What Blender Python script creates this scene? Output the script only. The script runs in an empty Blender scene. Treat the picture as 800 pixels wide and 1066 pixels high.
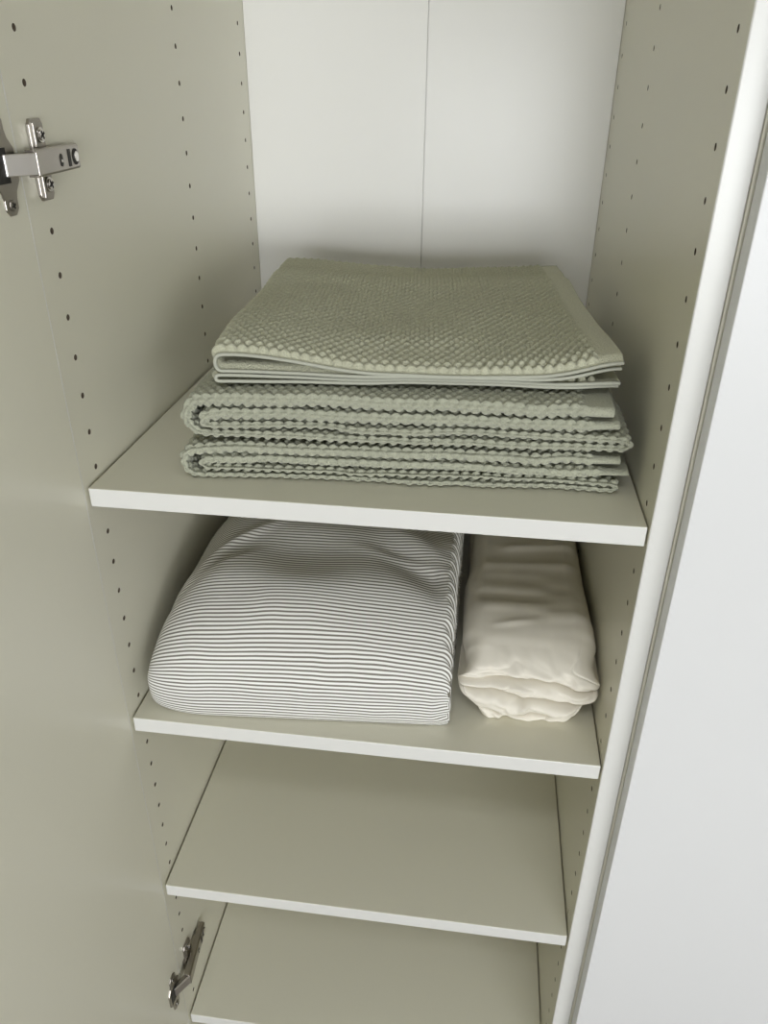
import bpy, bmesh, math, random
import numpy as np
from mathutils import Vector, Matrix, noise

random.seed(7)
rng = np.random.default_rng(7)
COL = bpy.context.scene.collection
Z0 = 1.5                      # height of the first visible hole of the hole rows
W = 0.459                     # inside width of the wardrobe
D = 0.561                     # depth to the back panel
PT = 0.0185                   # side panel thickness
HW = 2.36                     # wardrobe height
PITCH = 0.032
SZ = [Z0 - 0.3296, Z0 - 0.5856, Z0 - 0.8426, Z0 - 1.1045]   # shelf tops
ST = 0.0172

# ------------------------------------------------------------------ helpers
def link(o, parent=None):
    COL.objects.link(o)
    if parent is not None:
        o.parent = parent
    return o

def tag(o, label=None, cat=None, group=None, kind=None):
    if label: o['label'] = label
    if cat: o['category'] = cat
    if group: o['group'] = group
    if kind: o['kind'] = kind
    return o

def thing(name, loc, label, cat, group=None):
    o = bpy.data.objects.new(name, None)
    o.empty_display_size = 0.05
    o.location = loc
    COL.objects.link(o)
    return tag(o, label, cat, group)

def obj_bm(name, bm, mat, parent=None, smooth=False, bevel=0.0, seg=2):
    me = bpy.data.meshes.new(name)
    bmesh.ops.recalc_face_normals(bm, faces=bm.faces[:])
    bm.to_mesh(me); bm.free()
    if mat is not None:
        me.materials.append(mat)
    o = bpy.data.objects.new(name, me)
    link(o, parent)
    if smooth:
        for p in me.polygons: p.use_smooth = True
    if bevel > 0:
        m = o.modifiers.new('bevel', 'BEVEL')
        m.width = bevel; m.segments = seg; m.limit_method = 'ANGLE'
        m.angle_limit = math.radians(40); m.harden_normals = False
    return o

def box(bm, lo, hi):
    v = [bm.verts.new((x, y, z)) for z in (lo[2], hi[2]) for y in (lo[1], hi[1]) for x in (lo[0], hi[0])]
    for f in ((0,2,3,1),(4,5,7,6),(0,1,5,4),(2,6,7,3),(0,4,6,2),(1,3,7,5)):
        bm.faces.new([v[i] for i in f])

def prism(bm, poly, axis, a, b):
    """extrude a 2-D polygon along axis (0,1,2) from a to b"""
    def mk(p, t):
        c = list(p); c.insert(axis, t); return bm.verts.new(c)
    A = [mk(p, a) for p in poly]; B = [mk(p, b) for p in poly]
    bm.faces.new(A); bm.faces.new(B[::-1])
    n = len(poly)
    for i in range(n):
        bm.faces.new((A[i], B[i], B[(i+1) % n], A[(i+1) % n]))

def disc(cx, cy, r, n=20, a0=0.0):
    return [(cx + r*math.cos(a0 + 2*math.pi*i/n), cy + r*math.sin(a0 + 2*math.pi*i/n)) for i in range(n)]

def stadium(cx, cy, hw, hl, n=8):
    """rounded slot, long axis second coordinate"""
    pts = []
    for i in range(n+1):
        a = math.pi*i/n
        pts.append((cx + hw*math.cos(a), cy + hl - hw + hw*math.sin(a)))
    for i in range(n+1):
        a = math.pi + math.pi*i/n
        pts.append((cx + hw*math.cos(a), cy - hl + hw + hw*math.sin(a)))
    return pts

def mesh_np(name, verts, quads, mat, parent=None, uv=None, smooth=True, recalc=True):
    me = bpy.data.meshes.new(name)
    verts = np.asarray(verts, np.float32); quads = np.asarray(quads, np.int32)
    me.vertices.add(len(verts)); me.vertices.foreach_set('co', verts.ravel())
    n = len(quads)
    me.loops.add(n*4); me.loops.foreach_set('vertex_index', quads.ravel())
    me.polygons.add(n)
    me.polygons.foreach_set('loop_start', np.arange(0, n*4, 4, dtype=np.int32))
    me.polygons.foreach_set('use_smooth', np.full(n, smooth))
    me.update(calc_edges=True); me.validate()
    if uv is not None:
        l = me.uv_layers.new(name='UVMap')
        l.data.foreach_set('uv', np.asarray(uv, np.float32)[quads.ravel()].ravel())
    me.materials.append(mat)
    if recalc:
        bm = bmesh.new(); bm.from_mesh(me)
        bmesh.ops.recalc_face_normals(bm, faces=bm.faces[:])
        bm.to_mesh(me); bm.free()
    o = bpy.data.objects.new(name, me)
    return link(o, parent)

def grid_quads(N, M, off=0, flip=False, wrap=False):
    i = np.arange(N if wrap else N-1)[:, None]; j = np.arange(M-1)[None, :]
    i2 = (i+1) % N
    a = i*M+j; b = i2*M+j; c = i2*M+j+1; d = i*M+j+1
    q = np.stack([a+0*b, b+0*a, c, d], -1).reshape(-1, 4) + off
    return q[:, ::-1] if flip else q

def sstep(a, b, x):
    t = np.clip((np.asarray(x, float)-a)/(b-a), 0, 1)
    return t*t*(3-2*t)

def gauss(x, c, w):
    return np.exp(-((np.asarray(x)-c)/w)**2)

_tab = rng.normal(size=(64, 64))
def vnoise(x, y):
    """smooth 2-D value noise on numpy arrays"""
    x = np.asarray(x, float); y = np.asarray(y, float)
    xi = np.floor(x).astype(int); yi = np.floor(y).astype(int)
    fx = x-xi; fy = y-yi
    fx = fx*fx*fx*(fx*(fx*6-15)+10); fy = fy*fy*fy*(fy*(fy*6-15)+10)
    t = lambda a, b: _tab[a % 64, b % 64]
    return ((t(xi, yi)*(1-fx)+t(xi+1, yi)*fx)*(1-fy)+(t(xi, yi+1)*(1-fx)+t(xi+1, yi+1)*fx)*fy)

# ------------------------------------------------------------------ materials
def mat_base(name):
    m = bpy.data.materials.new(name); m.use_nodes = True
    nt = m.node_tree; nt.nodes.clear()
    out = nt.nodes.new('ShaderNodeOutputMaterial')
    b = nt.nodes.new('ShaderNodeBsdfPrincipled')
    nt.links.new(b.outputs[0], out.inputs[0])
    return m, nt, b

def add_bump(nt, b, scale, strength, dist, coord='Object', detail=2.0):
    tc = nt.nodes.new('ShaderNodeTexCoord')
    n = nt.nodes.new('ShaderNodeTexNoise'); n.inputs['Scale'].default_value = scale; n.inputs['Detail'].default_value = detail
    bp = nt.nodes.new('ShaderNodeBump'); bp.inputs['Strength'].default_value = strength; bp.inputs['Distance'].default_value = dist
    nt.links.new(tc.outputs[coord], n.inputs['Vector'])
    nt.links.new(n.outputs['Fac'], bp.inputs['Height'])
    nt.links.new(bp.outputs[0], b.inputs['Normal'])
    return n, bp

def simple(name, col, rough=0.5, metal=0.0, spec=0.5, bump=None):
    m, nt, b = mat_base(name)
    b.inputs['Base Color'].default_value = (*col, 1)
    b.inputs['Roughness'].default_value = rough
    b.inputs['Metallic'].default_value = metal
    b.inputs['Specular IOR Level'].default_value = spec
    if bump: add_bump(nt, b, *bump)
    return m

M_EDGE = simple('white_edge_band', (0.66, 0.655, 0.62), 0.32, 0, 0.5, (900, 0.08, 0.0004))
M_PANEL = simple('white_foil_panel', (0.675, 0.655, 0.54), 0.28, 0, 0.5, (900, 0.10, 0.0004))
M_BACK = simple('white_back_board', (0.79, 0.78, 0.745), 0.30, 0, 0.5, (700, 0.08, 0.0004))
M_DOOR = simple('white_door_foil', (0.655, 0.655, 0.645), 0.36, 0, 0.45, (900, 0.10, 0.0004))
M_STEEL = simple('nickel_plated_steel', (0.38, 0.352, 0.315), 0.28, 1.0, 0.5, (400, 0.05, 0.0003))
M_LINK = simple('brushed_nickel', (0.78, 0.75, 0.72), 0.38, 1.0)
M_POLISH = simple('polished_nickel', (0.72, 0.69, 0.66), 0.18, 1.0)
M_CORE = simple('chipboard_core', (0.10, 0.075, 0.05), 0.9)
M_DARK = simple('dark_slot', (0.02, 0.018, 0.016), 0.6)
M_WALL = simple('painted_wall', (0.60, 0.59, 0.565), 0.9, 0, 0.2, (120, 0.15, 0.001))
M_CEIL = simple('ceiling_paint', (0.40, 0.40, 0.39), 0.9, 0, 0.2)

def floor_mat():
    m, nt, b = mat_base('oak_floor')
    tc = nt.nodes.new('ShaderNodeTexCoord'); br = nt.nodes.new('ShaderNodeTexBrick')
    br.inputs['Scale'].default_value = 1.0; br.inputs['Brick Width'].default_value = 1.2; br.inputs['Row Height'].default_value = 0.16
    br.inputs['Mortar Size'].default_value = 0.002
    br.inputs['Color1'].default_value = (0.10, 0.075, 0.055, 1); br.inputs['Color2'].default_value = (0.085, 0.062, 0.045, 1)
    br.inputs['Mortar'].default_value = (0.12, 0.08, 0.05, 1)
    nt.links.new(tc.outputs['Object'], br.inputs['Vector']); nt.links.new(br.outputs['Color'], b.inputs['Base Color'])
    b.inputs['Roughness'].default_value = 0.45
    return m
M_FLOOR = floor_mat()

def towel_mat(name, col):
    m, nt, b = mat_base(name)
    tc = nt.nodes.new('ShaderNodeTexCoord')
    n = nt.nodes.new('ShaderNodeTexNoise'); n.inputs['Scale'].default_value = 620; n.inputs['Detail'].default_value = 3
    nt.links.new(tc.outputs['Object'], n.inputs['Vector'])
    mx = nt.nodes.new('ShaderNodeMixRGB'); mx.inputs[1].default_value = (*[c*0.74 for c in col], 1); mx.inputs[2].default_value = (*[min(1, c*1.20) for c in col], 1)
    nt.links.new(n.outputs['Fac'], mx.inputs[0]); nt.links.new(mx.outputs[0], b.inputs['Base Color'])
    bp = nt.nodes.new('ShaderNodeBump'); bp.inputs['Strength'].default_value = 1.0; bp.inputs['Distance'].default_value = 0.0012
    nt.links.new(n.outputs['Fac'], bp.inputs['Height']); nt.links.new(bp.outputs[0], b.inputs['Normal'])
    b.inputs['Roughness'].default_value = 0.95; b.inputs['Specular IOR Level'].default_value = 0.15
    b.inputs['Sheen Weight'].default_value = 0.25; b.inputs['Sheen Roughness'].default_value = 0.6
    return m
M_TOWEL = towel_mat('sage_terry', (0.47, 0.468, 0.345))
M_BATH = towel_mat('sage_terry_bath', (0.378, 0.384, 0.292))
M_BIND = simple('sage_binding', (0.40, 0.405, 0.335), 0.85, 0, 0.2, (1500, 0.3, 0.0005))

def stripe_mat():
    m, nt, b = mat_base('grey_ticking_stripe')
    uv = nt.nodes.new('ShaderNodeUVMap'); uv.uv_map = 'UVMap'
    sp = nt.nodes.new('ShaderNodeSeparateXYZ'); nt.links.new(uv.outputs[0], sp.inputs[0])
    mod = nt.nodes.new('ShaderNodeMath'); mod.operation = 'FRACT'; nt.links.new(sp.outputs[1], mod.inputs[0])
    pp = nt.nodes.new('ShaderNodeMath'); pp.operation = 'SUBTRACT'; pp.inputs[1].default_value = 0.5; nt.links.new(mod.outputs[0], pp.inputs[0])
    ab = nt.nodes.new('ShaderNodeMath'); ab.operation = 'ABSOLUTE'; nt.links.new(pp.outputs[0], ab.inputs[0])
    rp = nt.nodes.new('ShaderNodeValToRGB')
    e = rp.color_ramp.elements
    e[0].position = 0.20; e[0].color = (0.20, 0.186, 0.158, 1)
    e[1].position = 0.25; e[1].color = (0.78, 0.775, 0.735, 1)
    nt.links.new(ab.outputs[0], rp.inputs[0]); nt.links.new(rp.outputs[0], b.inputs['Base Color'])
    b.inputs['Roughness'].default_value = 0.85; b.inputs['Specular IOR Level'].default_value = 0.2
    add_bump(nt, b, 1600, 0.25, 0.0004)
    return m
M_STRIPE = stripe_mat()
M_SHEET = simple('cream_cotton', (0.71, 0.67, 0.58), 0.75, 0, 0.25, (1800, 0.15, 0.0003))

# ------------------------------------------------------------------ room shell
def shell(name, lo, hi, m):
    bm = bmesh.new(); box(bm, lo, hi)
    return tag(obj_bm(name, bm, m), kind='structure')
RX0, RX1, RY0, RY1, RH = -1.4, 2.6, -2.6, 0.64, 2.6
shell('floor', (RX0-.1, RY0-.1, -.1), (RX1+.1, RY1+.1, 0), M_FLOOR)
SX0, SX1, SY0, SY1 = 0.0, 0.6, -1.35, -1.05      # made-up ceiling opening, added to brighten upward faces in the upper compartment
bm = bmesh.new()
for lo, hi in (((RX0-.1, RY0-.1, RH), (SX0, RY1+.1, RH+.1)), ((SX1, RY0-.1, RH), (RX1+.1, RY1+.1, RH+.1)),
               ((SX0, RY0-.1, RH), (SX1, SY0, RH+.1)), ((SX0, SY1, RH), (SX1, RY1+.1, RH+.1))):
    box(bm, lo, hi)
tag(obj_bm('ceiling', bm, M_CEIL), kind='structure')
shell('wall_back', (RX0-.1, RY1, 0), (RX1+.1, RY1+.1, RH), M_WALL)
shell('wall_left', (RX0-.1, RY0, 0), (RX0, RY1, RH), M_WALL)
shell('wall_right', (RX1, RY0, 0), (RX1+.1, RY1, RH), M_WALL)
WX0, WX1, WZ0, WZ1 = -0.1, 2.4, 0.85, 1.65
bm = bmesh.new()
for lo, hi in (((RX0, RY0-.1, 0), (WX0, RY0, RH)), ((WX1, RY0-.1, 0), (RX1, RY0, RH)),
               ((WX0, RY0-.1, 0), (WX1, RY0, WZ0)), ((WX0, RY0-.1, WZ1), (WX1, RY0, RH))):
    box(bm, lo, hi)
tag(obj_bm('wall_front', bm, M_WALL), kind='structure')
bm = bmesh.new()
t = 0.05
for lo, hi in (((WX0, RY0-.08, WZ0), (WX0+t, RY0-.02, WZ1)), ((WX1-t, RY0-.08, WZ0), (WX1, RY0-.02, WZ1)),
               ((WX0+t, RY0-.08, WZ0), (WX1-t, RY0-.02, WZ0+t)), ((WX0+t, RY0-.08, WZ1-t), (WX1-t, RY0-.02, WZ1)),
               (((WX0+WX1)/2-t/2, RY0-.08, WZ0+t), ((WX0+WX1)/2+t/2, RY0-.02, WZ1-t))):
    box(bm, lo, hi)
tag(obj_bm('window_1', bm, M_CEIL), kind='structure')

def edge_band(o, slot):
    o.data.materials.append(M_EDGE)
    for p in o.data.polygons:
        if p.normal.y < -0.6 and p.center.y < 0.002: p.material_index = slot
    return o

# ------------------------------------------------------------------ wardrobe
YF = -0.004                   # front edge of the carcass
ROWS = (0.0228, 0.3172, 0.5346)
wardrobe = thing('wardrobe', (W/2, D/2, 0), 'tall white wardrobe standing open, sides drilled with rows of shelf holes', 'wardrobe')
WB = Vector(wardrobe.location)

def at_parent(o):
    """keep world coordinates for a mesh built in world space under a moved empty"""
    o.matrix_parent_inverse = Matrix.Translation(-WB)
    return o

def side_panel_bm(x_in, x_out, y0, y1, z0, z1):
    """side board with real drilled holes on the face at x_in"""
    bm = bmesh.new()
    s = 1 if x_out > x_in else -1
    r, hc, n, depth = 0.0025, 0.006, 12, 0.010
    V = bm.verts.new
    k0 = math.ceil((z0 + 0.02 - Z0)/PITCH); k1 = math.floor((z1 - 0.02 - Z0)/PITCH)
    zb = [Z0 + (k-0.5)*PITCH for k in range(k0, k1+2)]
    ys = [y0]
    for c in ROWS: ys += [c-hc, c+hc]
    ys.append(y1)
    def quad(a, b, c, d): bm.faces.new([V((x_in, *p)) for p in (a, b, c, d)])
    for i in range(0, len(ys), 2):
        quad((ys[i], z0), (ys[i+1], z0), (ys[i+1], z1), (ys[i], z1))
    for c in ROWS:
        for za, zc in ((z0, zb[0]), (zb[-1], z1)):
            quad((c-hc, za), (c+hc, za), (c+hc, zc), (c-hc, zc))
        for k in range(k0, k1+1):
            z = Z0 + k*PITCH; h = PITCH/2
            ring = []; inner = []; outer = []
            for i in range(n):
                a = 2*math.pi*(i+0.5)/n
                ring.append(V((x_in, c + r*math.cos(a), z + r*math.sin(a))))
                inner.append(V((x_in + s*depth, c + r*math.cos(a), z + r*math.sin(a))))
            corners = {}
            # project each ring direction to the cell border
            for i in range(n):
                a = 2*math.pi*(i+0.5)/n
                ca, sa = math.cos(a), math.sin(a)
                m = max(abs(ca), abs(sa))
                outer.append(V((x_in, c + hc*ca/m, z + h*sa/m)))
            for i in range(n):
                j = (i+1) % n
                bm.faces.new((ring[i], ring[j], outer[j], outer[i]))
                bm.faces.new((ring[i], ring[j], inner[j], inner[i])).material_index = 1
                # corner triangles of the rectangular cell
                p, q = outer[i].co, outer[j].co
                if abs(p.y-q.y) > 1e-6 and abs(p.z-q.z) > 1e-6:
                    cy = c + hc*(1 if (p.y+q.y)/2 > c else -1); cz = z + h*(1 if (p.z+q.z)/2 > z else -1)
                    bm.faces.new((outer[i], outer[j], V((x_in, cy, cz))))
            bm.faces.new(inner).material_index = 1
    # the five other faces, front edges slightly rounded
    e = 0.0008
    def q3(*ps): bm.faces.new([V(p) for p in ps])
    xi, xo = x_in, x_out
    q3((xi + s*e, y0-e, z0), (xo - s*e, y0-e, z0), (xo - s*e, y0-e, z1), (xi + s*e, y0-e, z1))
    q3((xi, y0, z0), (xi + s*e, y0-e, z0), (xi + s*e, y0-e, z1), (xi, y0, z1))
    q3((xo, y0, z0), (xo - s*e, y0-e, z0), (xo - s*e, y0-e, z1), (xo, y0, z1))
    q3((xo, y0, z0), (xo, y1, z0), (xo, y1, z1), (xo, y0, z1))
    q3((xi, y1, z0), (xo, y1, z0), (xo, y1, z1), (xi, y1, z1))
    for z in (z0, z1):
        q3((xi, y0, z), (xo, y0, z), (xo, y1, z), (xi, y1, z))
    bmesh.ops.remove_doubles(bm, verts=bm.verts[:], dist=1e-6)
    return bm

for xi, xo in ((0.0, -PT), (W, W+PT)):
    o = at_parent(obj_bm('side_panel', side_panel_bm(xi, xo, YF+.0008, D+.012, 0, HW), M_PANEL, wardrobe))
    o.data.materials.append(M_CORE); edge_band(o, 2)
# back board in two leaves with a fold line down the middle
bm = bmesh.new()
g = 0.0008
box(bm, (0.0004, D, 0.07), (W/2-g, D+.005, HW-.02)); box(bm, (W/2+g, D, 0.07), (W-.0004, D+.005, HW-.02))
box(bm, (0.0004, D+.005, 0.07), (W-.0004, D+.0065, HW-.02))
at_parent(obj_bm('back_panel', bm, M_BACK, wardrobe))
bm = bmesh.new(); box(bm, (0.0003, YF, HW-.02), (W-.0003, D+.012, HW))
at_parent(obj_bm('top_panel', bm, M_PANEL, wardrobe))
bm = bmesh.new(); box(bm, (0.0003, YF, 0.05), (W-.0003, D+.012, 0.07))
at_parent(obj_bm('bottom_panel', bm, M_PANEL, wardrobe))
bm = bmesh.new(); box(bm, (0.0003, 0.02, 0.0), (W-.0003, 0.036, 0.05))
at_parent(obj_bm('plinth', bm, M_PANEL, wardrobe))

# open door, hinged on the left side, swung a little past square
DA = math.radians(DOOR_DEG) if 'DOOR_DEG' in globals() else math.radians(0.6)
DOOR = Matrix.Translation((0.0004, -0.0046, 0)) @ Matrix.Rotation(-DA, 4, 'Z')
bm = bmesh.new(); box(bm, (-0.018, -0.496, 0.004), (0, 0, HW-.004))
bm.transform(DOOR)
at_parent(obj_bm('door', bm, M_PANEL, wardrobe, bevel=0.0003))

# concealed hinges: plate on the side board, arm, link, cup plate on the door
def hinge(zc):
    root = bpy.data.objects.new('hinge', None); root.empty_display_size = 0.02
    link(root, wardrobe); root.location = Vector((0, ROWS[0], zc)) - WB
    T = Matrix.Translation((0, -ROWS[0], 0))
    def part(name, bm, mat, bevel=0.0004, parent=root):
        bm.transform(T); return obj_bm(name, bm, mat, parent, bevel=bevel, seg=2)
    # cross shaped plate: two rounded wings with a raised rim, and a foot under the arm
    bm = bmesh.new()
    pl = [(0.0092*sx, 0.0265*sz) for sx, sz in ((1, .86), (.72, 1), (-.72, 1), (-1, .86), (-1, -.86), (-.72, -1), (.72, -1), (1, -.86))]
    prism(bm, [(0.0228+a, b_) for a, b_ in pl], 0, 0.0002, 0.0026)
    box(bm, (0.0002, 0.008, -0.0075), (0.0045, 0.046, 0.0075))
    for sgn in (1, -1):
        box(bm, (0.0026, 0.0138, sgn*0.0165-0.0078), (0.0056, 0.0166, sgn*0.0165+0.0078))
    part('mounting_plate', bm, M_STEEL)
    for sgn in (1, -1):
        bm = bmesh.new()
        prism(bm, disc(0.0245, sgn*0.016, 0.0050), 0, 0.0026, 0.0046)
        prism(bm, disc(0.0245, sgn*0.016, 0.0036), 0, 0.0046, 0.0056)
        s = part('screw', bm, M_POLISH)
        bm = bmesh.new()
        for a in (0.5, 0.5+math.pi/2):
            ca, sa = math.cos(a), math.sin(a); L, w = 0.0030, 0.0009
            prism(bm, [(0.0245+ca*x-sa*y, sgn*0.016+sa*x+ca*y) for x, y in ((-L,-w),(L,-w),(L,w),(-L,w))], 0, 0.0054, 0.0058)
        # dark cross recess belongs to the screw mesh
        bm.transform(T); me = bpy.data.meshes.new('recess'); bm.to_mesh(me); bm.free()
        b2 = bmesh.new(); b2.from_mesh(s.data); b2.from_mesh(me); n_old = len(s.data.polygons)
        b2.faces.ensure_lookup_table()
        for f in b2.faces[n_old:]: f.material_index = 1
        b2.to_mesh(s.data); b2.free(); s.data.materials.append(M_DARK); bpy.data.meshes.remove(me)
    # arm: folded sheet steel channel with slots at its rear end
    y0, y1, x0, x1, h = -0.007, 0.0640, 0.0046, 0.0130, 0.0085
    def tilt(bm):
        for v in bm.verts: v.co.x += 0.003 - (v.co.y+0.007)*0.0845
        return bm
    bm = bmesh.new()
    prism(bm, [(x0, -h), (x1-.0012, -h), (x1, -h+.0012), (x1, h-.0012), (x1-.0012, h), (x0, h), (x0, h-.0012), (x1-.0015, h-.0016), (x1-.0015, -h+.0016), (x0, -h+.0012)][::1], 1, y0, y1)
    box(bm, (x0, y0, -h+.0012), (x1-.0012, y1-.010, h-.0012))
    part('hinge_arm', tilt(bm), M_STEEL, 0.0005)
    bm = bmesh.new()
    box(bm, (x1-.0002, 0.0430, -0.0058), (x1+.0004, 0.0475, 0.0058))
    prism(bm, disc(0.0560, 0.0, 0.0056, 20), 0, x1-.0002, x1+.0004)
    prism(bm, stadium(0.0310, -0.0005, 0.0021, 0.0042), 0, x1-.0002, x1+.0004)
    part('adjusting_slot', tilt(bm), M_DARK, 0)
    bm = bmesh.new()
    prism(bm, disc(0.0572, 0.0, 0.0038, 20), 0, x1-.0004, x1+.0010)
    part('adjusting_screw', tilt(bm), M_POLISH, 0.0003)
    bm = bmesh.new()
    prism(bm, disc(0.0310, -0.001, 0.0012, 12), 0, x1-.0004, x1+.0008)
    part('adjusting_screw', tilt(bm), M_POLISH, 0.0003)
    # link bridging to the cup
    bm = bmesh.new()
    prism(bm, [(0.0135, -0.0055), (0.0158, -0.0065), (0.0032, -0.0250), (0.0016, -0.0250), (0.0016, -0.0230)], 2, -0.0068, 0.0068)
    part('hinge_link', bm, M_LINK, 0.0006)
    bm = bmesh.new(); prism(bm, [(0.0125, -0.005), (0.0080, -0.003), (0.0018, -0.012), (0.0018, -0.0195)], 2, -0.0050, 0.0050)
    part('hinge_lever', bm, M_STEEL, 0.0008)
    # cup plate on the door: two wings, cup rim
    bm = bmesh.new()
    pts = []
    hw0, hw1, L = 0.0145, 0.0075, 0.031
    side = [(hw0, 0.0), (hw0, 0.010), (hw1+.0015, 0.0165), (hw1, 0.021), (hw1, L-.004), (hw1-.004, L)]
    for a, z in side: pts.append((a, z))
    for a, z in side[::-1]: pts.append((-a, z))
    for a, z in side[1:]: pts.append((-a, -z))
    for a, z in side[:0:-1]: pts.append((a, -z))
    prism(bm, [(-0.0235 + a, z) for a, z in pts], 0, 0.0002, 0.0022)
    for sgn in (1, -1):
        prism(bm, disc(-0.0235, sgn*0.0245, 0.0038), 0, 0.0022, 0.0032)
    prism(bm, disc(-0.0235, 0, 0.0150, 28), 0, -0.008, 0.0012)
    bm.transform(Matrix.Translation((-0.0005, 0.0, 0)) @ Matrix.Rotation(-DA, 4, 'Z'))
    part('cup_plate', bm, M_STEEL, 0.0005)
    bm = bmesh.new()
    box(bm, (0.0018, -0.034, -0.0108), (0.0026, -0.020, 0.0108))
    for sgn in (1, -1):
        for a in (0.4, 0.4+math.pi/2):
            ca, sa = math.cos(a), math.sin(a); LL, w = 0.0022, 0.0006
            prism(bm, [(-0.0235+ca*x-sa*y, sgn*0.0245+sa*x+ca*y) for x, y in ((-LL,-w),(LL,-w),(LL,w),(-LL,w))], 0, 0.0030, 0.0035)
    bm.transform(Matrix.Translation((-0.0005, 0.0, 0)) @ Matrix.Rotation(-DA, 4, 'Z'))
    part('cup_opening', bm, M_DARK, 0)
    return root
hinge(Z0 - 0.080)
hinge(Z0 - 1.012)

# ------------------------------------------------------------------ shelves
SL = ['white shelf carrying the stack of sage green towels',
      'white shelf carrying the striped bedding and the cream sheet',
      'empty white shelf directly below the bedding shelf',
      'lowest white empty shelf, beside the lower hinge']
for k, z in enumerate(SZ):
    bm = bmesh.new()
    box(bm, (0.0021, 0.0, -ST), (W-0.0012, D-.002, 0))
    o = edge_band(obj_bm('shelf', bm, M_PANEL, bevel=0.0009), 1)
    o.location = (0, 0, z)
    tag(o, SL[k], 'shelf', 'wardrobe shelves')

# ------------------------------------------------------------------ neighbouring wardrobe (closed)
NX = W + PT + 0.0004
nb = thing('wardrobe', (NX+.25, D/2, 0), 'neighbouring white wardrobe with its smooth plain door closed', 'wardrobe')
WB2 = Vector(nb.location)
def p2(o): o.matrix_parent_inverse = Matrix.Translation(-WB2); return o
bm = bmesh.new(); box(bm, (NX, YF, 0), (NX+PT, D+.012, HW)); p2(obj_bm('side_panel', bm, M_PANEL, nb, bevel=.0008))
bm = bmesh.new(); box(bm, (NX+.5-PT, YF, 0), (NX+.5, D+.012, HW)); p2(obj_bm('side_panel', bm, M_PANEL, nb, bevel=.0008))
bm = bmesh.new(); box(bm, (NX+PT, D, 0.06), (NX+.5-PT, D+.006, HW-.02)); p2(obj_bm('back_panel', bm, M_BACK, nb))
bm = bmesh.new(); box(bm, (NX+PT, YF, HW-.02), (NX+.5-PT, D+.012, HW)); p2(obj_bm('top_panel', bm, M_PANEL, nb))
bm = bmesh.new(); box(bm, (NX+PT, YF, 0.05), (NX+.5-PT, D+.012, 0.07)); p2(obj_bm('bottom_panel', bm, M_PANEL, nb))
bm = bmesh.new(); box(bm, (NX+.0016, YF-.0205, 0.004), (NX+.4985, YF-.0025, HW-.004)); p2(obj_bm('door', bm, M_DOOR, nb, bevel=.0009))

# ------------------------------------------------------------------ cloth ribbons
def ribbon(name, P, h_out, h_in, cap, mat, parent, U, V, bump):
    """P: (N,M,3) centre surface of a folded sheet. h_out/h_in: (N,M) half thickness.
    cap: (M,) thickness factor along the width, 1 inside and towards 0 at both edges."""
    N, M, _ = P.shape
    du = np.gradient(P, axis=0); dv = np.gradient(P, axis=1)
    n = np.cross(du, dv); n /= np.maximum(np.linalg.norm(n, axis=2, keepdims=True), 1e-9)
    yd = np.where(np.arange(M) < M//2, -1.0, 1.0)[None, :, None]*np.array([0, 1.0, 0])[None, None, :]
    cc = cap[None, :, None]; sc_ = np.sqrt(np.clip(1-cc**2, 0, 1))
    A = P + n*(h_out*cap[None, :])[..., None] + (n*cc + yd*sc_)*bump(1)[..., None]
    B = P - n*(h_in*cap[None, :])[..., None] + (-n*cc + yd*sc_)*bump(-1)[..., None]
    verts = np.concatenate([A.reshape(-1, 3), B.reshape(-1, 3)])
    o2 = N*M
    q = [grid_quads(N, M), grid_quads(N, M, o2, True)]
    j = np.arange(M-1)
    for i, fl in ((0, False), (N-1, True)):
        s = np.stack([i*M+j, i*M+j+1, o2+i*M+j+1, o2+i*M+j], -1)
        q.append(s[:, ::-1] if fl else s)
    i = np.arange(N-1)
    for jj, fl in ((0, True), (M-1, False)):
        s = np.stack([i*M+jj, (i+1)*M+jj, o2+(i+1)*M+jj, o2+i*M+jj], -1)
        q.append(s if fl else s[:, ::-1])
    uv = np.stack([np.broadcast_to(U, (N, M)), np.broadcast_to(V, (N, M))], -1).reshape(-1, 2)
    return mesh_np(name, verts, np.concatenate(q), mat, parent, np.concatenate([uv, uv]))

def resample(pts, step):
    pts = np.asarray(pts, float)
    d = np.r_[0, np.cumsum(np.linalg.norm(np.diff(pts[:, :2], axis=0), axis=1))]
    n = max(8, int(d[-1]/step)); s = np.linspace(0, d[-1], n)
    return np.stack([np.interp(s, d, pts[:, k]) for k in range(pts.shape[1])], -1), s

def popcorn(s, v, ps=0.0088, pv=0.0130):
    """staggered little pillows of the towel weave, 0..1"""
    rh = pv/2
    row = np.floor(v/rh + 0.5)
    fx = s/ps + 0.5*np.mod(row, 2)
    return (np.abs(np.cos(np.pi*fx))*np.abs(np.cos(np.pi*v/rh)))**0.55

def ysamples(depth, r, fine, nfine, coarse):
    """positions along the width with a rounded front edge; returns (y, cap)"""
    th = np.linspace(0.12, math.pi/2, 7)
    yf = r*(1-np.cos(th)); cf = np.sin(th)
    y = list(yf); c = list(cf)
    a = yf[-1]
    for k in range(nfine): a += fine; y.append(a); c.append(1)
    while a + coarse < depth - r: a += coarse; y.append(a); c.append(1)
    y += list(depth - yf[::-1]); c += list(cf[::-1])
    return np.array(y), np.array(c)

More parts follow.
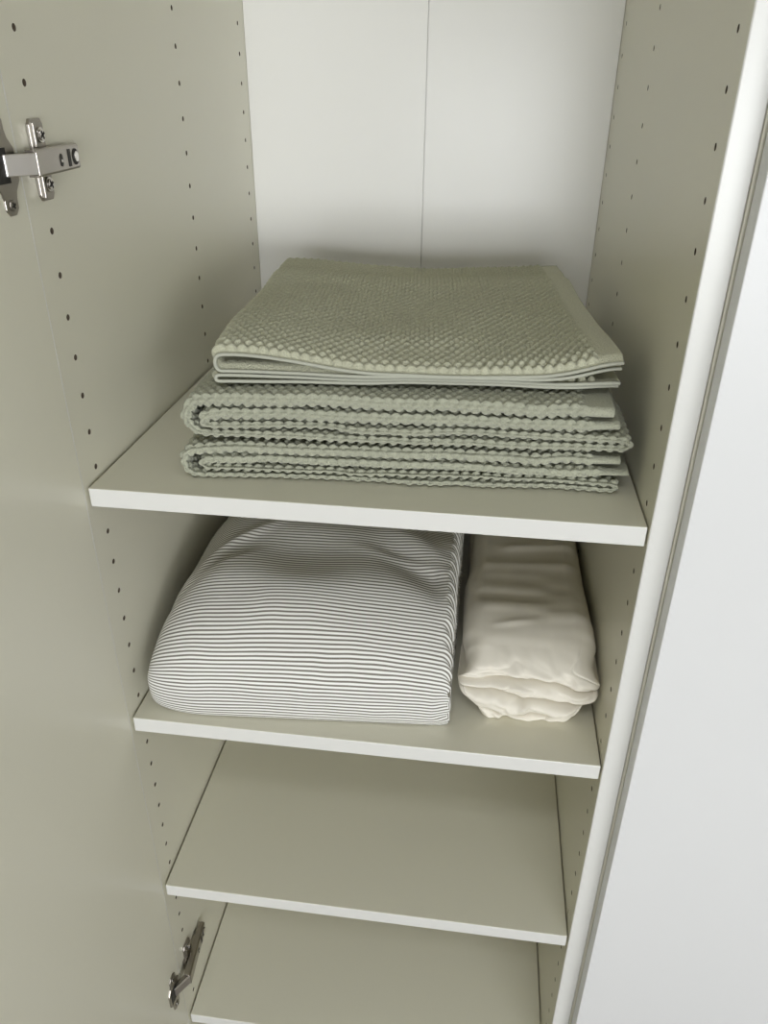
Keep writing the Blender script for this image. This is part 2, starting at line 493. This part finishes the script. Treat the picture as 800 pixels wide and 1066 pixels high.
# ---- bath towels: folded in half twice, fold rolls on the left, hemmed ends on the right
def bath_towel(z, th, ends, xl, xin, oy, skew, lean, label, depth, seed, hem_l4_back=0.0):
    """th: thickness of the 4 layers bottom to top, ends: right-hand reach (C fold, L3 hem, L4 hem)"""
    root = thing('bath_towel', (0.25, 0.25, z), label, 'towel', 'folded bath towels')
    T = sum(th)
    c = np.cumsum([0]+th); zc = [(c[i]+c[i+1])/2 for i in range(4)]
    rx, rl3, rl4 = ends
    path = []                                   # x, z, half thickness
    ht = [t/2 for t in th]
    def seg(x0, x1, zz, h, n=40):
        for x in np.linspace(x0, x1, n): path.append((x, zz, h))
    def turn(xc, za, zb, sgn, ha, hb, bulge, n=26):
        r = abs(zb-za)/2
        for a in np.linspace(-math.pi/2, math.pi/2, n)[1:-1]:
            f = (math.sin(a)+1)/2
            path.append((xc + sgn*bulge*math.cos(a), za+(zb-za)*f, ha+(hb-ha)*f))
    r_out = (zc[3]-zc[0])/2
    seg(rl3, xin + 0.012, zc[2], ht[2])
    turn(xin + 0.012, zc[2], zc[1], -1, ht[2], ht[1], (zc[2]-zc[1])*0.6)
    seg(xin + 0.012, rx - 0.006, zc[1], ht[1])
    turn(rx - 0.006, zc[1], zc[0], 1, ht[1], ht[0], (zc[1]-zc[0])*0.7)
    seg(rx - 0.006, xl + r_out*0.9, zc[0], ht[0])
    turn(xl + r_out*0.9, zc[0], zc[3], -1, ht[0], ht[3], r_out*0.9 - ht[3]*0.2)
    seg(xl + r_out*0.9, rl4, zc[3], ht[3])
    p, s = resample(path, 0.0016)
    k = np.array([0.25, 0.5, 0.25])
    for _ in range(12):
        p[1:-1] = p[:-2]*.25 + p[1:-1]*.5 + p[2:]*.25
    y, cap = ysamples(depth, 0.006, 0.0018, 34, 0.0075)
    N, M = len(p), len(y)
    S, Y = np.meshgrid(s, y, indexing='ij')
    X = np.repeat(p[:, 0:1], M, 1); Zc = np.repeat(p[:, 1:2], M, 1); H = np.repeat(p[:, 2:3], M, 1)
    end = np.minimum(S, s[-1]-S)
    hem = sstep(0.020, 0.026, end)
    amp = 0.0036*hem
    arc = np.r_[0, np.cumsum(np.hypot(np.diff(y), np.diff(cap)*0.0065))] + 0.0005
    AR = np.repeat(arc[None, :], N, 0)
    def b(sgn):
        return (popcorn(S, sgn*AR + 0.0046*(seed % 2))-0.60)*amp*(1.0 + 0.22*vnoise(S*160, AR*160*sgn))
    H = H - 0.0013 - (1-hem)*0.0010
    lay = 0.0022*vnoise(S*14+seed*3, Y*9+seed) + 0.0012*vnoise(S*40+seed, Y*25)
    Yw = oy + Y + skew*X + lay*0.8
    Yw = Yw + 0.0025*vnoise(X*9 + seed, Zc*160 + seed)*(1-sstep(0.02, 0.05, Y)) + hem_l4_back*(Zc > c[2])*0
    Xw = X - lean*Y*(1-sstep(0.1, 0.36, X)) - 0.10*Y*sstep(0.2, 0.45, X)*sstep(.08, .2, Y)
    lift = 0.0006*vnoise(X*12+seed*5, Y*10)*(Zc/T)
    Zw = Zc + lift - 0.004*sstep(0.05, 0.0, X-xl)*(Zc/T) 
    P = np.stack([Xw, Yw, Zw], -1) - np.array([0.25, 0.25, 0])
    ribbon('terry_cloth', P, H, H, cap, M_BATH, root, S, Y, b)
    return root
zt = SZ[0] + 0.0004
bath_towel(zt, [0.0065, 0.0063, 0.0100, 0.0113], (0.4430, 0.4480, 0.4400), 0.073, 0.0815, 0.0290, 0.058, 0.05,
           'sage green bath towel at the bottom of the towel stack, lying on the shelf', 0.405, 3)
bath_towel(zt + 0.0362, [0.0083, 0.0080, 0.0120, 0.0134], (0.4460, 0.4355, 0.4290), 0.079, 0.0885, 0.0290, 0.058, 0.05,
           'thick sage green bath towel in the middle of the towel stack, under the hand towels', 0.405, 4)

# ---- hand towels: folded once, fold on the left, bound edges to the front
def hand_towel(zb, order, label, gap_l, gap_r, inset):
    root = thing('hand_towel', (0.26, 0.25, zb), label, 'towel', 'folded hand towels')
    L = 0.327
    nb_, nu = 240, 26
    x0 = inset
    xb = np.linspace(L, x0, nb_); ph = np.linspace(0, math.pi, nu)[1:-1]; xt = np.linspace(x0, L, nb_)
    x = np.r_[xb, np.full(len(ph), x0), xt]; tau = np.r_[np.zeros(nb_), (1-np.cos(ph))/2, np.ones(nb_)]
    bul = np.r_[np.zeros(nb_), np.sin(ph), np.zeros(nb_)]
    y, cap = ysamples(0.376, 0.0012, 0.0014, 256, 0.0014)
    N, M = len(x), len(y)
    Xl = np.repeat(x[:, None], M, 1); TA = np.repeat(tau[:, None], M, 1); BU = np.repeat(bul[:, None], M, 1); Y = np.repeat(y[None, :], N, 0)
    back = sstep(0.0, 0.07, Y)
    def layer_gap(X):
        g = 0.0026 + 0.0008*back
        g = g + gap_l*np.exp(-((X-x0)/0.075)**2)*(1-0.35*sstep(0.05, 0.25, Y))
        g = g + gap_r*np.exp(-((L-X)/0.035)**2)*(1-0.6*sstep(0.0, 0.12, Y))
        return g
    def base(X):
        # sagging over the rolled left edge and lying on the layer below
        z = np.zeros_like(X) 
        if order == 1:
            z = z + 0.0066 + 0.0044*sstep(0, 0.010, Y) + 0.0020*back + 0.0022*np.exp(-(X/0.085)**2) + 0.0085*np.exp(-((L-X)/0.040)**2)*(1-0.6*sstep(0, .12, Y))
        return z
    g = layer_gap(Xl)
    Zl = base(Xl) + TA*g
    Xl = Xl - BU*(0.35*g + 0.001)
    # soft rolling of the upper sheet: a crease across the back third and a wave along the front edge
    if order == 1:
        Zl = Zl + TA*(0.0035*gauss(Y, 0.285, 0.05) - 0.002*gauss(Y, 0.31, 0.015) + 0.0022*np.sin(Xl*22+0.6)*(1-0.5*back)
                      + 0.0028*gauss(Xl-0.25*Y, 0.17, 0.04)*gauss(Y, 0.16, 0.09))
    Zl = Zl + 0.0006*vnoise(Xl*18, Y*16)
    # front edge wavers a little
    Yl = Y + 0.003*np.sin(Xl*14+order)*(1-sstep(0, .1, Y)) + (0.0025 if order == 0 else 0.0)*np.ones_like(Y) + 0.004*gauss(Xl, L, 0.03)*(1-TA)
    ux = np.array([0.3265, 0.036])/L; uy = np.array([-0.031, 0.391])/0.392
    Xw = 0.108 + Xl*ux[0] + Yl*uy[0]; Yw = 0.047 + Xl*ux[1] + Yl*uy[1]
    P = np.stack([Xw-0.26, Yw-0.25, Zl], -1)
    s = np.r_[0, np.cumsum(np.hypot(np.diff(x), np.diff(tau)*0.008))]; S = np.repeat(s[:, None], M, 1)
    end = np.minimum(S, s[-1]-S)
    ed = np.minimum(np.minimum(Y, 0.376-Y), 1)
    hem = sstep(0.017, 0.023, end)*sstep(0.002, 0.006, ed)
    b = (popcorn(S, Y, 0.0086, 0.0130)-0.3)*0.0054*hem*(0.25+0.75*sstep(0.1, 0.5, TA))*(0.75+0.5*sstep(-1, 1, vnoise(Xl*12, Y*12)))
    hh = np.full((N, M), 0.0010)
    # only the outside of the loop grows bumps, the inside stays thin
    du = np.gradient(P, axis=0); dv = np.gradient(P, axis=1)
    n = np.cross(du, dv); n /= np.maximum(np.linalg.norm(n, axis=2, keepdims=True), 1e-9)
    A = P + n*((hh+0.1*b)*cap)[..., None]; B = P - n*((hh+b)*cap)[..., None]
    up = n[-1, M//2, 2] > 0
    A = P + n*((hh + (b if up else 0.4*b))*cap)[..., None]; B = P - n*((hh + (0.4*b if up else b))*cap)[..., None]
    verts = np.concatenate([A.reshape(-1, 3), B.reshape(-1, 3)]); o2 = N*M
    q = [grid_quads(N, M, 0, not up), grid_quads(N, M, o2, up)]
    j = np.arange(M-1)
    for i in (0, N-1): q.append(np.stack([i*M+j, i*M+j+1, o2+i*M+j+1, o2+i*M+j], -1))
    i = np.arange(N-1)
    for jj in (0, M-1): q.append(np.stack([i*M+jj, (i+1)*M+jj, o2+(i+1)*M+jj, o2+i*M+jj], -1))
    mesh_np('terry_cloth', verts, np.concatenate(q), M_TOWEL, root, None)
    # binding: a cord sewn along the front and back selvedge
    for jj in (0, M-1):
        c = P[:, jj, :]; t = np.gradient(c, axis=0); t /= np.linalg.norm(t, axis=1, keepdims=True)
        nn = n[:, jj if jj == 0 else jj, :]; bb = np.cross(t, nn)
        a = np.linspace(0, 2*np.pi, 9)[:-1]; r = 0.00155
        ring = c[:, None, :] + r*(np.cos(a)[None, :, None]*nn[:, None, :]*1.0 + np.sin(a)[None, :, None]*bb[:, None, :])
        K = len(a)
        vi = np.arange(len(c)-1)[:, None]; kk = np.arange(K)[None, :]
        q = np.stack([vi*K+kk, vi*K+(kk+1) % K, (vi+1)*K+(kk+1) % K, (vi+1)*K+kk], -1).reshape(-1, 4)
        ends = []
        for e in (0, (len(c)-1)*K): ends += [[e, e+1, e+2, e+3], [e, e+3, e+4, e+7], [e+4, e+5, e+6, e+7]]
        o = mesh_np('edge_binding', ring.reshape(-1, 3), np.concatenate([q, np.array(ends)]), M_BIND, root)
        o['label'] = 'paler smooth binding along the towel edge'
    return root
zh = zt + 0.0362 + 0.0417 + 0.0042
hand_towel(zh, 0, 'flat sage green hand towel sandwiched just beneath the topmost one', 0.0026, 0.0010, 0.000)
hand_towel(zh, 1, 'topmost sage green hand towel, its left fold a wide open loop', 0.0098, 0.0010, 0.003)

# ------------------------------------------------------------------ striped bedding bundle
def striped_bundle():
    root = thing('folded_duvet_cover', (0.165, 0.25, SZ[1]), 'bulky folded bedding with fine grey and white stripes on the middle shelf', 'bedding')
    x0, x1 = 0.0155, 0.3130
    nx = 230
    # end spacing is finer
    u = np.linspace(0, 1, nx); xs = x0 + (x1-x0)*(0.5-0.5*np.cos(np.pi*u))
    depth = 0.47
    sec = []
    for a in np.linspace(0, 1, 12): sec.append((0.05*(1-a)+0.009*a, 0.0))
    zb_ = 0.034
    for a in np.linspace(0, math.pi/2, 26)[1:]: sec.append((0.009*(1-math.sin(a)), zb_*(1-math.cos(a))))
    A_, B_ = 0.115, 0.118-zb_
    for a in np.linspace(0, math.pi/2, 76)[1:]: sec.append((A_*(1-math.cos(a)), zb_ + B_*math.sin(a)))
    for yy in np.linspace(A_, depth-0.05, 110)[1:]: sec.append((yy, 0.118))
    for a in np.linspace(0, math.pi/2, 20)[1:]: sec.append((depth-0.05+0.05*math.sin(a), 0.118 - 0.05*(1-math.cos(a))))
    for zz in np.linspace(0.068, 0.008, 14)[1:]: sec.append((depth, zz))
    sec.append((depth-0.006, 0.0))
    for yy in np.linspace(depth-0.006, 0.05, 30)[1:-1]: sec.append((yy, 0.0))
    sec = np.array(sec)
    d = np.r_[0, np.cumsum(np.linalg.norm(np.diff(sec, axis=0), axis=1))]
    N, M = nx, len(sec)
    X = np.repeat(xs[:, None], M, 1)
    Ys = np.repeat(sec[None, :, 0], N, 0); Zs = np.repeat(sec[None, :, 1], N, 0); S = np.repeat(d[None, :], N, 0)
    # rounding towards the left fold, tighter at the right edge
    RL, RR = 0.060, 0.010
    tl = np.clip((X-x0)/RL, 0, 1); tr = np.clip((x1-X)/RR, 0, 1)
    el = np.sqrt(1-(1-tl)**2); er = np.sqrt(1-(1-tr)**2)
    Hm = 0.108 + 0.012*np.sin(np.pi*np.clip((X-x0)/(x1-x0), 0, 1)**0.8)
    Hm = Hm - 0.003*sstep(0.25, x1, X)*sstep(0.14, 0.02, Ys)
    Zn = Zs/0.118
    mid = 0.36
    Z = Hm*(mid + (Zn-mid)*(0.28 + 0.72*el*er)) 
    Z = Hm*mid*(1-(0.28+0.72*el*er))*0 + np.where(Zn > mid, Hm*(mid + (Zn-mid)*(0.30+0.70*el*(0.35+0.65*er))), Hm*(mid - (mid-Zn)*(0.80+0.20*el*(0.5+0.5*er))))
    # rest on the shelf
    Z = np.maximum(Z - (1-sstep(0.0, 0.03, X-x0))*0.0, 0.0006)
    Yc = Ys - depth/2
    Y = depth/2 + Yc*(0.93 + 0.07*el)
    Y = Y + 0.0020 + 0.078*(X-x0)
    # long soft rolls and dents of the upper surface
    top = sstep(0.4, 0.95, Zn)
    yy = Y
    Z = Z + top*(0.0035*np.sin(yy*38 + 3*X) * sstep(.08, .2, yy) + 0.003*vnoise(X*13, yy*15))
    Z = Z - top*0.006*np.exp(-(((yy-0.105) - 0.75*(0.313-X))/0.024)**2)*sstep(0.19, 0.27, X)*sstep(0.312, 0.285, X)
    Z = Z + top*0.003*np.exp(-(((yy-0.150) - 0.75*(0.313-X))/0.020)**2)*sstep(0.19, 0.27, X)*sstep(0.312, 0.285, X)
    Z = Z - top*0.0045*np.exp(-(((yy-0.09) - 0.9*(X-0.03))/0.012)**2)*sstep(0.11, 0.05, X)
    for (cx, cy, ang, ln, wd, am) in ((0.075, 0.16, 0.75, 0.05, 0.007, 0.0035), (0.055, 0.11, 0.55, 0.04, 0.006, 0.0028), (0.20, 0.22, 0.10, 0.09, 0.008, 0.0030), (0.26, 0.15, -0.2, 0.05, 0.007, 0.0022)):
        ax = (X-cx)*math.cos(ang) + (yy-cy)*math.sin(ang); ay = -(X-cx)*math.sin(ang) + (yy-cy)*math.cos(ang)
        Z = Z + top*am*np.exp(-(ax/ln)**2 - (ay/wd)**2)
    # front face billows
    fr = (1-sstep(0.0, 0.10, Ys))*sstep(0.05, .2, Zn)
    Y = Y + fr*(0.0012*vnoise(X*22, Z*24))
    # scalloped layered edge at the right
    sc = sstep(0.03, 0.0, x1-X)
    Xs = X + sc*(0.0014*np.sin(S*370) + 0.0007*vnoise(S*60, S*0+3))
    Z = np.maximum(Z, 0.0004)
    V = (S + 0.0010*vnoise(X*10, S*14) + 0.0003*vnoise(X*45, S*50) - 0.006*sstep(0.018, 0.0, x1-X)*sstep(0.06, 0.02, Z))/STRIPE
    P = np.stack([Xs-0.165, Y-0.25, Z], -1)
    verts = P.reshape(-1, 3)
    q = [grid_quads(N, M)]
    # close the section seam (bottom) and both ends
    i = np.arange(N-1)
    q.append(np.stack([i*M+M-1, (i+1)*M+M-1, (i+1)*M, i*M], -1))
    uv = np.stack([X, V], -1).reshape(-1, 2)
    # end caps: fan of quads to a folded centre line
    extra = []; euv = []
    nv = len(verts)
    for side, r in ((0, 0), (1, N-1)):
        row = P[r]; c = row.mean(0)
        ring = []
        rings = [np.arange(M) + r*M]
        for f in (0.75, 0.5, 0.25, 0.02):
            pts = c + (row-c)*f; pts[:, 0] = row[:, 0] + (-1 if side == 0 else 1)*0.0015*math.cos(f*14)
            extra.append(pts); euv.append(np.stack([X[r], V[r]*f + V[r].mean()*(1-f)*0 ], -1))
            rings.append(np.arange(M)+nv); nv += M
        for a, b in zip(rings[:-1], rings[1:]):
            k = np.arange(M); k2 = (k+1) % M
            qq = np.stack([a[k], b[k], b[k2], a[k2]], -1)
            q.append(qq if side == 1 else qq[:, ::-1])
    verts = np.concatenate([verts]+extra); uv = np.concatenate([uv]+euv)
    o = mesh_np('striped_cloth', verts, np.concatenate(q), M_STRIPE, root, uv)
    return root
STRIPE = 0.0042
striped_bundle()

# ------------------------------------------------------------------ cream sheet bundle
def sheet_bundle():
    root = thing('folded_bed_sheet', (0.39, 0.25, SZ[1]), 'rumpled cream cotton bed sheet folded into a narrow block beside the striped bedding', 'bedding')
    x0, x1 = 0.3235, 0.4545
    nx = 190
    u = np.linspace(0, 1, nx); xs = x0 + (x1-x0)*(0.5-0.5*np.cos(np.pi*u))
    depth = 0.44; H = 0.078
    # section parameter: front z rises 0..1, top, back
    nz = 150
    zf = np.linspace(0, 1, nz)
    N = nx
    X = xs[:, None]
    xn = (X-x0)/(x1-x0)
    # three creases between four folded layers, wandering along x
    Zf = zf[None, :]
    wob = lambda k, f=3.0: 0.020*vnoise(xn*f + k, xn*0 + k*1.7)
    bC = 0.30 - 0.17*sstep(0, .35, xn) + 0.17*sstep(.7, 1, xn) + wob(1)
    bB = 0.55 - 0.12*sstep(.1, .5, xn) - 0.12*sstep(.5, 1, xn) + wob(9)
    bA = 0.70 - 0.03*xn - 0.15*sstep(.55, 1, xn) + wob(20)
    def crease(b, w, dpt): return dpt*np.exp(-np.abs((Zf-b)/w)**1.2)
    lay = 0
    for lo, hi, a, off in ((0*bC, bC, 0.005, 0.007), (bC, bB, 0.008, 0.000), (bB, bA, 0.007, 0.001), (bA, bA*0+1.45, 0.009, 0.002)):
        m = (Zf-lo)/(hi-lo); ins = (m >= 0) & (m < 1); m = np.clip(m, 0, 1)
        lay = lay + ins*(off - a*np.clip(4*m*(1-m), 0, 1)**0.5)
    dep = crease(bC, 0.040, 0.012) + crease(bB, 0.038, 0.013) + crease(bA, 0.034, 0.012)*(0.4+0.6*sstep(0.1, 0.35, xn))
    # secondary pleats running off the main creases
    dep = dep + crease(bB + 0.10*sstep(.1, .5, xn) + 0.02, 0.016, 0.0035)*sstep(0.08, 0.2, xn)*sstep(0.6, 0.4, xn)
    dep = dep + crease(bC + 0.09 - 0.05*xn, 0.018, 0.003)*sstep(0.35, 0.55, xn)*sstep(.95, .8, xn)
    dep = dep + crease(bA + 0.12 - 0.16*xn, 0.020, 0.003)*sstep(0.1, 0.2, xn)*sstep(.45, .3, xn)
    dep = dep - 0.004*np.exp(-((xn-0.47-0.25*(Zf-0.35))/0.035)**2 - ((Zf-0.36)/0.09)**2)
    wr = 0.0018*vnoise(xn*6 + Zf*2, Zf*6 - xn*3) + 0.0012*vnoise(xn*13+7, Zf*11 + xn*6) + 0.0022*(1-np.abs(np.clip(vnoise(xn*4+31-Zf*3, Zf*6+2+xn*2), -1, 1)))**4*0.8
    back_top = 0.034*np.clip((Zf-0.60)/0.40, 0, 1)**2.2    # rolls back into the top
    Yf = 0.012 + lay + dep + wr + back_top
    Zfront = Zf*H*0.93*np.ones_like(Yf)
    # bottom layer is set in from the left
    # top sweep
    nt_ = 150
    tt = np.linspace(0, 1, nt_)[None, :]
    ytop0 = Yf[:, -1:]; 
    Yt = ytop0 + (depth-ytop0)*(tt**1.25)
    Zt = H*0.93 + 0.0075*(1-np.exp(-(Yt-ytop0)/0.020)) - 0.006*sstep(0.15, 0.6, tt) + 0*X
    wt = 0.0036*np.sin(Yt*58 + 2.5*xn + 1.5*vnoise(xn*2, Yt*6))*sstep(0.12, 0.2, Yt)*sstep(1.0, .2, xn)*0.18
    wt = wt + 0.0010*vnoise(xn*2.2+3, Yt*20) + 0.0009*vnoise(xn*4+13, Yt*60+5)*sstep(.25, .1, Yt)
    for (ya, sl, w, a, xa, xb) in ((0.075, 0.03, 0.005, 0.0014, 0.25, 0.5), (0.225, 0.02, 0.008, 0.0028, 0.3, 0.9), (0.262, 0.04, 0.007, 0.0022, 0.45, 0.85), (0.185, 0.01, 0.009, 0.0022, 0.1, 0.9), (0.33, 0.05, 0.012, 0.0028, 0.2, 0.8)):
        wt = wt + a*np.exp(-((Yt-ya-sl*(xn-.5))/w)**2)*sstep(xa-.1, xa+.1, xn)*sstep(xb+.15, xb-.1, xn)
    Zt = Zt + wt*sstep(0.0, 0.06, tt)
    # back
    nbk = 20
    tb = np.linspace(0, 1, nbk)[None, :]
    Yb = depth + 0.012*np.sin(np.pi*tb) + 0*X; Zb = Zt[:, -1:]*(1-tb)
    # bottom
    tbo = np.linspace(0, 1, 30)[None, 1:-1]
    Ybo = depth + (Yf[:, :1]-depth)*tbo; Zbo = 0*Ybo
    Y = np.concatenate([Yf, Yt[:, 1:], Yb[:, 1:], Ybo], 1); Z = np.concatenate([Zfront, Zt[:, 1:], Zb[:, 1:], Zbo], 1)
    M = Y.shape[1]
    # round the two ends: towards the ends every section shrinks to its layers' mid heights
    R = 0.020
    tl = np.clip((X-x0)/R, 0, 1); tr = np.clip((x1-X)/0.024, 0, 1)
    e = np.sqrt(1-(1-tl)**2)*np.sqrt(1-(1-tr)**2)
    zm = 0.55*H
    Z2 = np.where(Z > zm, zm + (Z-zm)*(0.30+0.70*e), zm - (zm-Z)*(0.35+0.65*e))
    Z2 = np.maximum(Z2, 0.0004)
    Y2 = Y + (1-e)*0.010*(1-sstep(0, 0.1, Y))
    Xw = np.repeat(X, M, 1)
    zn = np.clip(Z/(H), 0, 1)
    # layers end at different places left and right
    inL = 0.011*sstep(0.30, 0.16, zn) + 0.004*np.sin(zn*15+1) ; inR = 0.008*sstep(0.34, 0.12, zn) + 0.003*np.sin(zn*16)
    Xw = Xw + inL*(1-sstep(0, 0.5, xn)) - inR*sstep(0.5, 1, xn)
    # slight narrowing and drift towards the back
    Xw = Xw - 0.012*sstep(0.05, 0.40, Y)*(xn-0.35)*0 + 0.001*vnoise(Y*14, xn*2)
    Y2 = Y2 + 0.032 + 0.05*(X-x0)
    P = np.stack([Xw-0.39, Y2-0.25, Z2], -1)
    verts = P.reshape(-1, 3)
    q = [grid_quads(N, M)]
    i = np.arange(N-1); q.append(np.stack([i*M+M-1, (i+1)*M+M-1, (i+1)*M, i*M], -1))
    nv = len(verts); extra = []
    for side, r in ((0, 0), (1, N-1)):
        row = P[r]; c = row.mean(0); rings = [np.arange(M)+r*M]
        for f in (0.66, 0.33, 0.02):
            pts = c + (row-c)*f; pts[:, 0] = row[:, 0]*f + c[0]*(1-f) + (-1 if side == 0 else 1)*0.001
            extra.append(pts); rings.append(np.arange(M)+nv); nv += M
        for a, b in zip(rings[:-1], rings[1:]):
            k = np.arange(M); k2 = (k+1) % M
            qq = np.stack([a[k], b[k], b[k2], a[k2]], -1); q.append(qq if side == 1 else qq[:, ::-1])
    mesh_np('cotton_cloth', np.concatenate([verts]+extra), np.concatenate(q), M_SHEET, root)
    return root
sheet_bundle()

# ------------------------------------------------------------------ light
sc = bpy.context.scene
w = bpy.data.worlds.new('sky'); sc.world = w; w.use_nodes = True
bg = w.node_tree.nodes['Background'] if 'Background' in w.node_tree.nodes else w.node_tree.nodes.new('ShaderNodeBackground')
bg.inputs[0].default_value = (0.95, 0.975, 1.0, 1); bg.inputs[1].default_value = 14.6
def portal(name, loc, rot, sx, sy):
    la = bpy.data.lights.new(name, 'AREA')
    la.shape = 'RECTANGLE'; la.size = sx; la.size_y = sy
    la.energy = 1.0
    la.cycles.is_portal = True
    lo = bpy.data.objects.new(name, la); COL.objects.link(lo)
    lo.location = loc; lo.rotation_euler = rot
portal('window_daylight', ((WX0+WX1)/2, RY0-.05, (WZ0+WZ1)/2), (math.radians(90), 0, 0), WX1-WX0-.1, WZ1-WZ0-.1)
portal('added_roof_opening', ((SX0+SX1)/2, (SY0+SY1)/2, RH+.09), (0, 0, 0), SX1-SX0, SY1-SY0)  # sky portal for the added ceiling opening, an invented overhead source

# ------------------------------------------------------------------ camera
cam = bpy.data.cameras.new('camera'); co = bpy.data.objects.new('camera', cam); COL.objects.link(co)
cam.sensor_fit = 'VERTICAL'; cam.sensor_height = 36; cam.sensor_width = 27.02
cam.lens = 813.75/1066*36
cam.clip_start = 0.02
rx, rz, ry = math.radians(61.26081), math.radians(7.21046), math.radians(0.54696)
R = Matrix.Rotation(rz, 3, 'Z') @ Matrix.Rotation(rx, 3, 'X') @ Matrix.Rotation(ry, 3, 'Z')
mw = R.to_4x4(); mw.translation = Vector((0.32118, -0.54597, -0.03035 + Z0))
co.matrix_world = mw
sc.camera = co
sc.view_settings.view_transform = 'Standard'; sc.view_settings.look = 'None'
sc.view_settings.gamma = 1.0; sc.view_settings.use_curve_mapping = False
sc.view_settings.exposure = 0.0
sc.cycles.max_bounces = 12; sc.cycles.diffuse_bounces = 8
